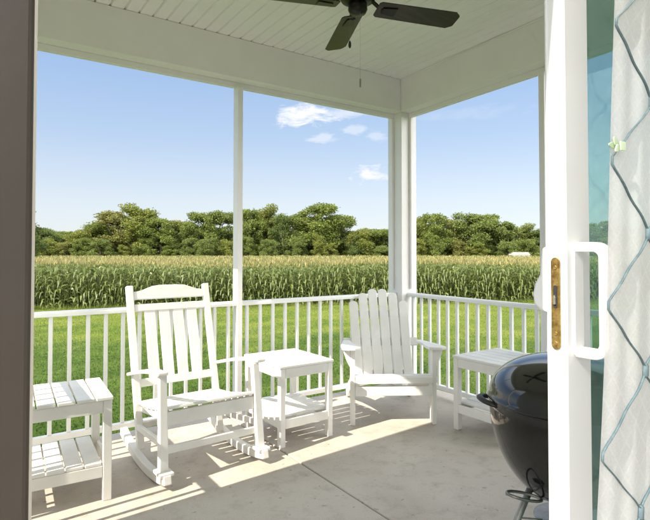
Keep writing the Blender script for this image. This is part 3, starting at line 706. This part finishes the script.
# lawn blades
n = 300000
d = 6.2 + 23.0 * rng.random(n) ** 0.85; lat = (rng.random(n) * 2 - 1) * (d * 0.80 + 1.5)
xy = d[:, None] * FW + lat[:, None] * RG2
keep = ~((xy[:, 0] > -0.3) & (xy[:, 0] < 4.0) & (xy[:, 1] < 4.2)); keep &= (xy[:, 1] > 0.5)
xy = xy[keep]; n = len(xy)
a = rng.random(n) * 2 * np.pi; h = 0.02 + 0.035 * rng.random(n); w = 0.005 + 0.007 * rng.random(n); ln = rng.random((n, 2)) * 0.06 - 0.03
V = np.zeros((n, 3, 3)); V[:, :, :2] = xy[:, None, :]; V[:, :, 2] = GZ - 0.003
V[:, 0, 0] -= np.cos(a) * w; V[:, 0, 1] -= np.sin(a) * w; V[:, 1, 0] += np.cos(a) * w; V[:, 1, 1] += np.sin(a) * w
V[:, 2, :2] += ln; V[:, 2, 2] += h
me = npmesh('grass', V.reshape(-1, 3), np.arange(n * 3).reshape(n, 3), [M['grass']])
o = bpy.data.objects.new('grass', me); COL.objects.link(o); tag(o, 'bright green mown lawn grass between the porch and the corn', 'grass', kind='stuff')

# corn
CE = (RG2 + 0.16 * FW); CE /= np.linalg.norm(CE); CN = np.array([-CE[1], CE[0]])       # along and away from the field edge
if CN @ FW < 0: CN = -CN
C0 = FW * 26.8
def plants(rows, x0, x1, step, nl, hmin, lscale, tass, seed):
    r_ = np.random.default_rng(seed); xs, ys = [], []
    for r0 in rows:
        u = np.arange(x0, x1, step); u = u + r_.normal(0, step * 0.25, len(u)); xs.append(u); ys.append(r0 + r_.normal(0, 0.07, len(u)))
    u = np.concatenate(xs); v = np.concatenate(ys); P0 = C0 + u[:, None] * CE + v[:, None] * CN; N_ = len(P0)
    hh = 2.02 + r_.normal(0, 0.09, N_) + 0.10 * np.sin(u * 0.35) * np.cos(v * 0.3)
    Vs, Fs, Ms, off = [], [], [], 0
    # leaves
    L_ = np.repeat(np.arange(N_), nl); m = len(L_); lev = np.tile(np.arange(nl) / max(nl - 1, 1), N_) + r_.normal(0, 0.03, m)
    bz = hmin + (0.90 - hmin) * lev; z0 = GZ + hh[L_] * bz
    az = np.tile(np.arange(nl) * np.pi, N_) + np.repeat(r_.random(N_) * np.pi, nl) + r_.normal(0, 0.45, m)
    Ln = lscale * (0.60 + 0.30 * r_.random(m)) * (1.0 - 0.35 * np.abs(bz - 0.45)); up = 0.25 + 0.35 * r_.random(m)
    tt = np.array([0, 0.33, 0.68, 1.0]); rad = np.array([0, 0.34, 0.68, 0.86]); zz = np.array([0, 0.62, 0.62, 0.0]); wd = np.array([0.028, 0.044, 0.034, 0.003]) * 1.0
    droop = np.array([0, 0, -0.22, -0.75]) * 0.6
    ca, sa = np.cos(az), np.sin(az); tw = r_.normal(0, 0.5, m)
    V = np.zeros((m, 4, 2, 3))
    for i in range(4):
        px = P0[L_, 0] + ca * Ln * rad[i]; py = P0[L_, 1] + sa * Ln * rad[i]; pz = z0 + Ln * (up * zz[i] + droop[i])
        wv = wd[i] * (0.8 + 0.5 * r_.random(m))
        for j, sg in enumerate((-1, 1)):
            V[:, i, j, 0] = px - sa * sg * wv * np.cos(tw); V[:, i, j, 1] = py + ca * sg * wv * np.cos(tw); V[:, i, j, 2] = pz + sg * wv * np.sin(tw)
    base = (np.arange(m) * 8)[:, None]
    for i in range(3): Fs.append(base + np.array([[i * 2, i * 2 + 1, i * 2 + 3, i * 2 + 2]])); Ms.append(np.zeros(m, int))
    Vs.append(V.reshape(-1, 3)); off = m * 8
    # stalks (crossed slim quads)
    for k in range(2):
        V = np.zeros((N_, 4, 3)); c_, s_ = (0.014, 0) if k else (0, 0.014)
        V[:, :, :2] = P0[:, None, :]; V[:, 0, 0] -= c_; V[:, 0, 1] -= s_; V[:, 1, 0] += c_; V[:, 1, 1] += s_; V[:, 2, 0] += c_ * .5; V[:, 2, 1] += s_ * .5; V[:, 3, 0] -= c_ * .5; V[:, 3, 1] -= s_ * .5
        V[:, :2, 2] = GZ + (hmin * hh * 0.6)[:, None] * (1 if hmin > 0.3 else 0); V[:, 2:, 2] = (GZ + hh)[:, None]
        Vs.append(V.reshape(-1, 3)); Fs.append(off + (np.arange(N_) * 4)[:, None] + np.arange(4)[None]); Ms.append(np.zeros(N_, int)); off += N_ * 4
    # tassels
    if tass:
        T = np.repeat(np.arange(N_), tass); m = len(T); a = r_.random(m) * 2 * np.pi; sp = 0.05 + 0.10 * r_.random(m); hgt = 0.13 + 0.15 * r_.random(m); w = 0.009 + 0.007 * r_.random(m)
        if step > 0.3: w = w * 2.4; sp = sp * 2
        V = np.zeros((m, 4, 3)); bx = P0[T]
        V[:, 0, :2] = bx; V[:, 0, 2] = GZ + hh[T] - 0.03
        V[:, 1, 0] = bx[:, 0] + np.cos(a) * sp * .5 - np.sin(a) * w; V[:, 1, 1] = bx[:, 1] + np.sin(a) * sp * .5 + np.cos(a) * w; V[:, 1, 2] = GZ + hh[T] + hgt * .5
        V[:, 2, 0] = bx[:, 0] + np.cos(a) * sp; V[:, 2, 1] = bx[:, 1] + np.sin(a) * sp; V[:, 2, 2] = GZ + hh[T] + hgt
        V[:, 3, 0] = bx[:, 0] + np.cos(a) * sp * .5 + np.sin(a) * w; V[:, 3, 1] = bx[:, 1] + np.sin(a) * sp * .5 - np.cos(a) * w; V[:, 3, 2] = GZ + hh[T] + hgt * .5
        Vs.append(V.reshape(-1, 3)); Fs.append(off + (np.arange(m) * 4)[:, None] + np.arange(4)[None]); Ms.append(np.ones(m, int)); off += m * 4
    return np.concatenate(Vs), np.concatenate(Fs), np.concatenate(Ms)
A1 = plants(np.arange(0, 6.1, 0.76), -27, 30, 0.15, 17, 0.03, 0.60, 4, 1)
A2 = plants(np.arange(6.2, 22, 0.76), -42, 48, 0.30, 4, 0.66, 1.0, 4, 2)
A3 = plants(np.arange(22.2, 105, 1.9), -95, 110, 0.55, 2, 0.78, 1.5, 3, 3)
Vs, Fs, Ms, off = [], [], [], 0
for V, F_, m_ in (A1, A2, A3): Vs.append(V); Fs.append(F_ + off); Ms.append(m_); off += len(V)
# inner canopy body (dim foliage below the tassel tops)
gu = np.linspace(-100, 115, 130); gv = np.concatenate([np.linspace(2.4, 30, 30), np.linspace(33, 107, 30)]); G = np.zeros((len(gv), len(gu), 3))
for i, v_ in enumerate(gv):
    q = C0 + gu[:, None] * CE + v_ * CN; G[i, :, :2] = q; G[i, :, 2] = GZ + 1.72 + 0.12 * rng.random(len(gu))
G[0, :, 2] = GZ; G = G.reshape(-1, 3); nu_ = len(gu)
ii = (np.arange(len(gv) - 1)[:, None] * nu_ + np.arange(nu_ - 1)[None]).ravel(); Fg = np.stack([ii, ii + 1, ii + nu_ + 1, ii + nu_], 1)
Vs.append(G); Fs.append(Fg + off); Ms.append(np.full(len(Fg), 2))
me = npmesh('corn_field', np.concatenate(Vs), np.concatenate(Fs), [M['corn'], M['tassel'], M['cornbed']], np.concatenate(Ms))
o = bpy.data.objects.new('corn_field', me); COL.objects.link(o); tag(o, 'field of tall green corn with yellow tassels beyond the lawn', 'corn', kind='stuff')

# taller rough grass along the field margin
n = 26000
u = -27 + 57 * rng.random(n); v = -0.75 + 0.9 * rng.random(n) ** 1.6 + 0.22 * np.sin(u * 1.7) + 0.15 * np.sin(u * 4.1 + 1)
xy = C0 + u[:, None] * CE + v[:, None] * CN; a = rng.random(n) * 2 * np.pi; h = (0.08 + 0.22 * rng.random(n)) * np.clip(1.1 + v, 0.25, 1); w = 0.008 + 0.010 * rng.random(n)
V = np.zeros((n, 3, 3)); V[:, :, :2] = xy[:, None, :]; V[:, :, 2] = GZ - 0.003
V[:, 0, 0] -= np.cos(a) * w; V[:, 0, 1] -= np.sin(a) * w; V[:, 1, 0] += np.cos(a) * w; V[:, 1, 1] += np.sin(a) * w
V[:, 2, :2] += rng.random((n, 2)) * 0.16 - 0.08; V[:, 2, 2] += h
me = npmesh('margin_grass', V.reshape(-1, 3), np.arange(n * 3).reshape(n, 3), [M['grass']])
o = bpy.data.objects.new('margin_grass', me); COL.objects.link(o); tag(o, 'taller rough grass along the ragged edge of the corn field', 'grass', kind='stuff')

# trees: five crown shapes, each a cloud of leaf-sized faces gathered in clumps, on a trunk with limbs
def crown_mesh(i, W, H, seed):
    r_ = np.random.default_rng(seed); C = []; nc = 46
    lean = r_.normal(0, 0.05, 2)
    for k in range(nc):
        f = (k + r_.random()) / nc; z = 0.08 + 0.84 * f; rr = (0.70 if z < 0.22 else 1.0) * math.sin(math.pi * min(1, (z * 0.72 + 0.22))) ** 0.6
        a = k * 2.4 + r_.random() * 1.5; q = rr * (0.25 + 0.75 * r_.random() ** 0.7)
        C.append((W / 2 * (q * math.cos(a) * 0.86 + lean[0] * f * 2), W / 2 * (q * math.sin(a) * 0.86 + lean[1] * f * 2), H * (z + r_.normal(0, 0.035)), W * (0.065 + 0.10 * r_.random())))
    for k in range(5): C.append((W * r_.normal(0, 0.10), W * r_.normal(0, 0.10), H * (0.86 + 0.08 * r_.random()), W * (0.07 + 0.06 * r_.random())))
    P_ = []
    for cx, cy, cz, cr in C:
        n_ = int(900 * (cr / (W * 0.17)) ** 2); dirs = r_.normal(size=(n_, 3)); dirs /= np.linalg.norm(dirs, axis=1)[:, None]
        rad = cr * (0.35 + 0.85 * r_.random(n_) ** 0.7); lump = 1 + 0.30 * np.sin(dirs[:, 0] * 6 + cx * 3) * np.cos(dirs[:, 2] * 5 + cy * 3)
        P_.append(np.array([cx, cy, cz]) + dirs * (rad * lump)[:, None] * np.array([1.1, 1.1, 0.8]))
    P_ = np.concatenate(P_); P_ = P_[P_[:, 2] > 0.02 * H]; n_ = len(P_); s = 0.12 + 0.15 * r_.random(n_)
    A_ = r_.normal(size=(n_, 3)); A_ /= np.linalg.norm(A_, axis=1)[:, None]; B_ = np.cross(A_, r_.normal(size=(n_, 3))); B_ /= np.linalg.norm(B_, axis=1)[:, None]
    V = np.stack([P_ - A_ * s[:, None], P_ + B_ * s[:, None] * 0.6, P_ + A_ * s[:, None], P_ - B_ * s[:, None] * 0.6], 1)
    return npmesh('crown', V.reshape(-1, 3), np.arange(n_ * 4).reshape(n_, 4), [TREEM[i % len(TREEM)]])
def make_tree(i, W, H, seed):
    t = empty('tree'); me = crown_mesh(i, W, H, seed)
    b = BM(); r_ = random.Random(seed)
    pts = [(0, 0, -0.1), (0.1, 0.05, H * 0.2), (-0.05, 0.1, H * 0.45), (0.1, 0, H * 0.72)]; sweep(b, pts, circ(0.34, 9), side=(1, 0, 0), scale=[1.25, 0.9, 0.65, 0.25])
    for k in range(6):
        a = k * 1.1 + r_.random(); z = H * (0.2 + 0.08 * k); L_ = W * 0.36
        sweep(b, [(0, 0, z), (math.cos(a) * L_ * .5, math.sin(a) * L_ * .5, z + L_ * 0.35), (math.cos(a) * L_, math.sin(a) * L_, z + L_ * 0.8)], circ(0.16, 6), side=(0, 0, 1), scale=[1, .6, .2])
    obj('trunk', b, M['bark'], t, smooth=True)
    c = bpy.data.objects.new('crown', me); COL.objects.link(c); c.parent = t
    return t
# (pixel column, pixel row of the top, width in pixels, distance, shape)
TL = [(20, 203, 36, 84, 4), (8, 228, 34, 128, 0), (42, 229, 30, 124, 4), (60, 233, 30, 128, 2), (80, 229, 28, 122, 1), (98, 222, 30, 126, 0), (116, 210, 42, 128, 3), (140, 208, 42, 124, 1), (161, 218, 34, 122, 0),
      (181, 221, 28, 126, 3), (200, 212, 32, 124, 0), (222, 209, 32, 128, 2), (247, 209, 28, 124, 0), (265, 208, 28, 127, 1), (283, 215, 24, 122, 4), (300, 213, 30, 127, 2),
      (320, 203, 46, 122, 0), (341, 213, 34, 126, 2), (358, 229, 26, 122, 1), (375, 229, 28, 126, 0), (397, 226, 26, 124, 4), (418, 219, 28, 126, 1), (435, 213, 32, 122, 0), (453, 220, 26, 126, 3),
      (470, 212, 36, 122, 2), (488, 214, 34, 126, 0), (505, 220, 28, 122, 2), (521, 226, 28, 125, 1), (541, 230, 30, 123, 4), (566, 226, 34, 124, 0), (592, 222, 36, 126, 2), (622, 226, 40, 124, 1), (660, 220, 40, 126, 0)]
protos = {}; BASEH, BASEW = 14.0, 10.0
def place_tree(px, py, wpx, D, k, label, group):
    H = (HOR - py) / F_PX * D + CAMZ - GZ; W = wpx * 1.30 / F_PX * D; x, y = plan((px - 325) / F_PX * D, D)
    key = (k, (len([o for o in bpy.data.objects if o.name.startswith('tree')])) % 2)
    if key not in protos: protos[key] = make_tree(k, BASEW, BASEH, 40 + k + 17 * key[1]); o = protos[key]
    else: o = copy_tree(protos[key])
    o.location = (x, y, GZ); o.scale = (W / BASEW, W / BASEW, H / BASEH); o.rotation_euler.z = random.random() * 6.28
    tag(o, label, 'tree', group); return o
ORD = ['first', 'second', 'third', 'fourth', 'fifth', 'sixth', 'seventh', 'eighth', 'ninth', 'tenth', 'eleventh', 'twelfth', 'thirteenth']
KIND = ['rounded mid-green', 'yellow-green', 'full green', 'olive brownish', 'dark green']
bays = [('hidden by the dark left casing', -99, 36), ('between dark casing and thin screen post', 36, 238), ('between thin screen post and corner post', 238, 410), ('between corner post and door edge', 410, 548), ('seen through the tinted door glass', 548, 999)]
for nm, a0, a1 in bays:
    q = [t for t in TL if a0 <= t[0] < a1]
    for i, t in enumerate(q):
        place_tree(*t, '%s tree, %s from left, %s' % (KIND[t[4]], ORD[i], nm), 'trees in the far tree line')
# lower undergrowth trees filling the foot of the line
UL = [(20 + 21 * i + random.uniform(-5, 5), random.uniform(233, 246), random.uniform(12, 24), random.uniform(115, 121), random.choice([0, 1, 1, 2, 3, 4])) for i in range(31)]
for nm, a0, a1 in bays:
    q = [t for t in UL if a0 <= t[0] < a1]
    for i, t in enumerate(q):
        place_tree(*t, 'low %s shrubby tree, %s from left, %s' % (KIND[t[4]], ORD[i], nm), 'low trees at the foot of the tree line')
# back rows so that no sky shows near the ground
BL = [(15 + 26 * i, random.uniform(226, 233), 40, 140, random.choice([0, 2, 4])) for i in range(25)]
for nm, a0, a1 in bays:
    q = [t for t in BL if a0 <= t[0] < a1]
    for i, t in enumerate(q):
        place_tree(*t, '%s tree in back row, %s from left, %s' % (KIND[t[4]], ORD[i], nm), 'rear row of far trees')
# small farm building at the wood's edge
x, y = plan((518 - 325) / F_PX * 114.5, 114.5)
fb = tag(empty('farm_shed', (x, y, GZ), th0), 'small white farm shed with low roof at the foot of the right tree line', 'shed')
b = box(BM(), -1.9, 1.9, -1.6, 1.6, 0, 2.4); obj('wall', b, M['cloudpaint'], fb)
b = BM(); prism(b, [(-2.1, 2.38), (2.1, 2.38), (1.6, 3.0), (-1.6, 3.0)], 3.6, Matrix.Identity(4)); obj('roof', b, M['farmroof'], fb)

# ------------------------------------------------------------------ world and light
SUN_EL, SUN_AZ = R(40.4), R(4.5)       # sun stands in -x, travelling to +x
dirx, diry, dirz = math.cos(SUN_EL) * math.cos(SUN_AZ), math.cos(SUN_EL) * math.sin(SUN_AZ), -math.sin(SUN_EL)
sd = bpy.data.lights.new('sun', 'SUN'); sd.energy = 2.05; sd.angle = R(0.5); sd.color = (1.0, 0.90, 0.75)
so = bpy.data.objects.new('sun', sd); COL.objects.link(so); so.rotation_euler = Vector((dirx, diry, dirz)).to_track_quat('-Z', 'Y').to_euler()
w = bpy.data.worlds.new('World'); S.world = w; w.use_nodes = True
N = w.node_tree.nodes; L = w.node_tree.links; bg = N['Background']
sky = N.new('ShaderNodeTexSky'); sky.sky_type = 'NISHITA'; sky.sun_disc = False; sky.sun_elevation = SUN_EL
sky.sun_rotation = R(270) - SUN_AZ; sky.altitude = 50; sky.air_density = 1.0; sky.dust_density = 0.7; sky.ozone_density = 1.0
tc = N.new('ShaderNodeTexCoord'); DIR = tc.outputs['Generated']
def vm(op, a, b=None):
    n = N.new('ShaderNodeVectorMath'); n.operation = op
    L.new(a, n.inputs[0])
    if b is not None:
        if isinstance(b, tuple): n.inputs[1].default_value = b
        else: L.new(b, n.inputs[1])
    return n
def mt(op, *a, clamp=False):
    n = N.new('ShaderNodeMath'); n.operation = op; n.use_clamp = clamp
    for i, x in enumerate(a):
        if isinstance(x, (int, float)): n.inputs[i].default_value = x
        else: L.new(x, n.inputs[i])
    return n.outputs[0]
n1 = N.new('ShaderNodeTexNoise'); n1.inputs['Scale'].default_value = 24; n1.inputs['Detail'].default_value = 8; n1.inputs['Roughness'].default_value = 0.62; n1.inputs['Distortion'].default_value = 0.4
mp = N.new('ShaderNodeMapping'); mp.inputs['Scale'].default_value = (1, 1, 2.6); L.new(DIR, mp.inputs['Vector']); L.new(mp.outputs['Vector'], n1.inputs['Vector'])
mask = None
for cpx, cpy, ra, rb, amt in ((304, 115, 0.060, 0.020, 1.0), (345, 112, 0.05, 0.012, 0.5), (368, 174, 0.036, 0.015, 1.0), (324, 137, 0.028, 0.009, 0.45), (357, 130, 0.03, 0.009, 0.4), (376, 134, 0.02, 0.012, 0.35), (470, 112, 0.10, 0.012, 0.12)):
    xx, yy = plan((cpx - 325) / F_PX, 1.0); c = Vector((xx, yy, (HOR - cpy) / F_PX)).normalized()
    T = c.cross(Vector((0, 0, 1))).normalized(); Uv = T.cross(c)
    u = vm('DOT_PRODUCT', DIR, tuple(T)).outputs['Value']; v = vm('DOT_PRODUCT', DIR, tuple(Uv)).outputs['Value']; f = vm('DOT_PRODUCT', DIR, tuple(c)).outputs['Value']
    r2 = mt('SQRT', mt('ADD', mt('POWER', mt('ABSOLUTE', mt('DIVIDE', u, ra)), 2.0), mt('POWER', mt('ABSOLUTE', mt('DIVIDE', v, rb)), 2.0)))
    k = mt('MULTIPLY', mt('SUBTRACT', mt('ADD', mt('MULTIPLY', n1.outputs['Fac'], 3.4), -0.62), r2), 1.3, clamp=True)
    k = mt('MULTIPLY', mt('MULTIPLY', k, mt('GREATER_THAN', f, 0)), amt)
    mask = k if mask is None else mt('MAXIMUM', mask, k)
# thin veil streaks
n2 = N.new('ShaderNodeTexNoise'); n2.inputs['Scale'].default_value = 3.2; n2.inputs['Detail'].default_value = 5; n2.inputs['Roughness'].default_value = 0.55
mp2 = N.new('ShaderNodeMapping'); mp2.inputs['Scale'].default_value = (1, 1, 5.5); mp2.inputs['Rotation'].default_value = (0.10, -0.12, 0); L.new(DIR, mp2.inputs['Vector']); L.new(mp2.outputs['Vector'], n2.inputs['Vector'])
veil = mt('MULTIPLY', mt('SUBTRACT', n2.outputs['Fac'], 0.40, clamp=True), 4.2, clamp=True)
sepz = N.new('ShaderNodeSeparateXYZ'); L.new(DIR, sepz.inputs[0])
sepd = N.new('ShaderNodeSeparateXYZ'); L.new(DIR, sepd.inputs[0])
gr_ = N.new('ShaderNodeValToRGB'); e = gr_.color_ramp.elements
for k in range(4): e.new(0.5)
for k, (p, c) in enumerate([(0.0, (1.78, 1.86, 1.98)), (0.10, (1.62, 1.75, 1.94)), (0.22, (1.10, 1.42, 1.90)), (0.38, (0.74, 1.14, 1.86)), (0.52, (3.4, 3.6, 4.0)), (1.0, (4.2, 4.4, 4.8))]):  # top stops: sky above the view brightened as added fill light
    e[k].position = p; e[k].color = (*[q / 5 for q in c], 1)
L.new(sepz.outputs[2], gr_.inputs['Fac'])
g5 = vm('MULTIPLY', gr_.outputs['Color'], (5.0, 5.0, 5.0)); s5 = vm('MULTIPLY', sky.outputs[0], (0.42, 0.42, 0.42))
mxh = N.new('ShaderNodeMix'); mxh.data_type = 'RGBA'; mxh.inputs[0].default_value = 0.78; L.new(s5.outputs[0], mxh.inputs[6]); L.new(g5.outputs[0], mxh.inputs[7])
# unseen bright sky added on the house side (south) to light the porch
sky_fill = mt('MULTIPLY', mt('SUBTRACT', mt('MULTIPLY', sepd.outputs[1], -1.0), 0.15, clamp=True), 3.0, clamp=True)
mxb = N.new('ShaderNodeMix'); mxb.data_type = 'RGBA'; L.new(mt('MULTIPLY', sky_fill, 0.9), mxb.inputs[0]); L.new(mxh.outputs[2], mxb.inputs[6]); mxb.inputs[7].default_value = (10.5, 10.4, 10.2, 1)
mx = N.new('ShaderNodeMix'); mx.data_type = 'RGBA'; L.new(mask, mx.inputs[0]); L.new(mxb.outputs[2], mx.inputs[6]); mx.inputs[7].default_value = (2.25, 2.26, 2.3, 1)
L.new(mx.outputs[2], bg.inputs['Color']); bg.inputs['Strength'].default_value = 0.10

# ------------------------------------------------------------------ camera
cam = bpy.data.cameras.new('camera'); co = bpy.data.objects.new('camera', cam); COL.objects.link(co); S.camera = co
PITCH = R(1.3)
co.location = (0, 0, CAMZ); co.rotation_euler = (R(90) + PITCH, 0, -math.atan2(FWD.x, FWD.y))
cam.sensor_width = 36; cam.lens = F_PX / 650 * 36; cam.clip_end = 6000; cam.clip_start = 0.02
# principal row: horizon lies F*tan(pitch) below it; keep the horizon at row HOR of 520
prow = HOR - F_PX * math.tan(PITCH); cam.shift_y = (prow - 260) / 650
S.view_settings.view_transform = 'Standard'; S.view_settings.look = 'None'; S.view_settings.gamma = 1; S.view_settings.use_curve_mapping = False
S.view_settings.exposure = 2.22
S.render.engine = 'CYCLES'; S.cycles.max_bounces = 9; S.cycles.diffuse_bounces = 5; S.cycles.transparent_max_bounces = 16
S.cycles.use_denoising = True
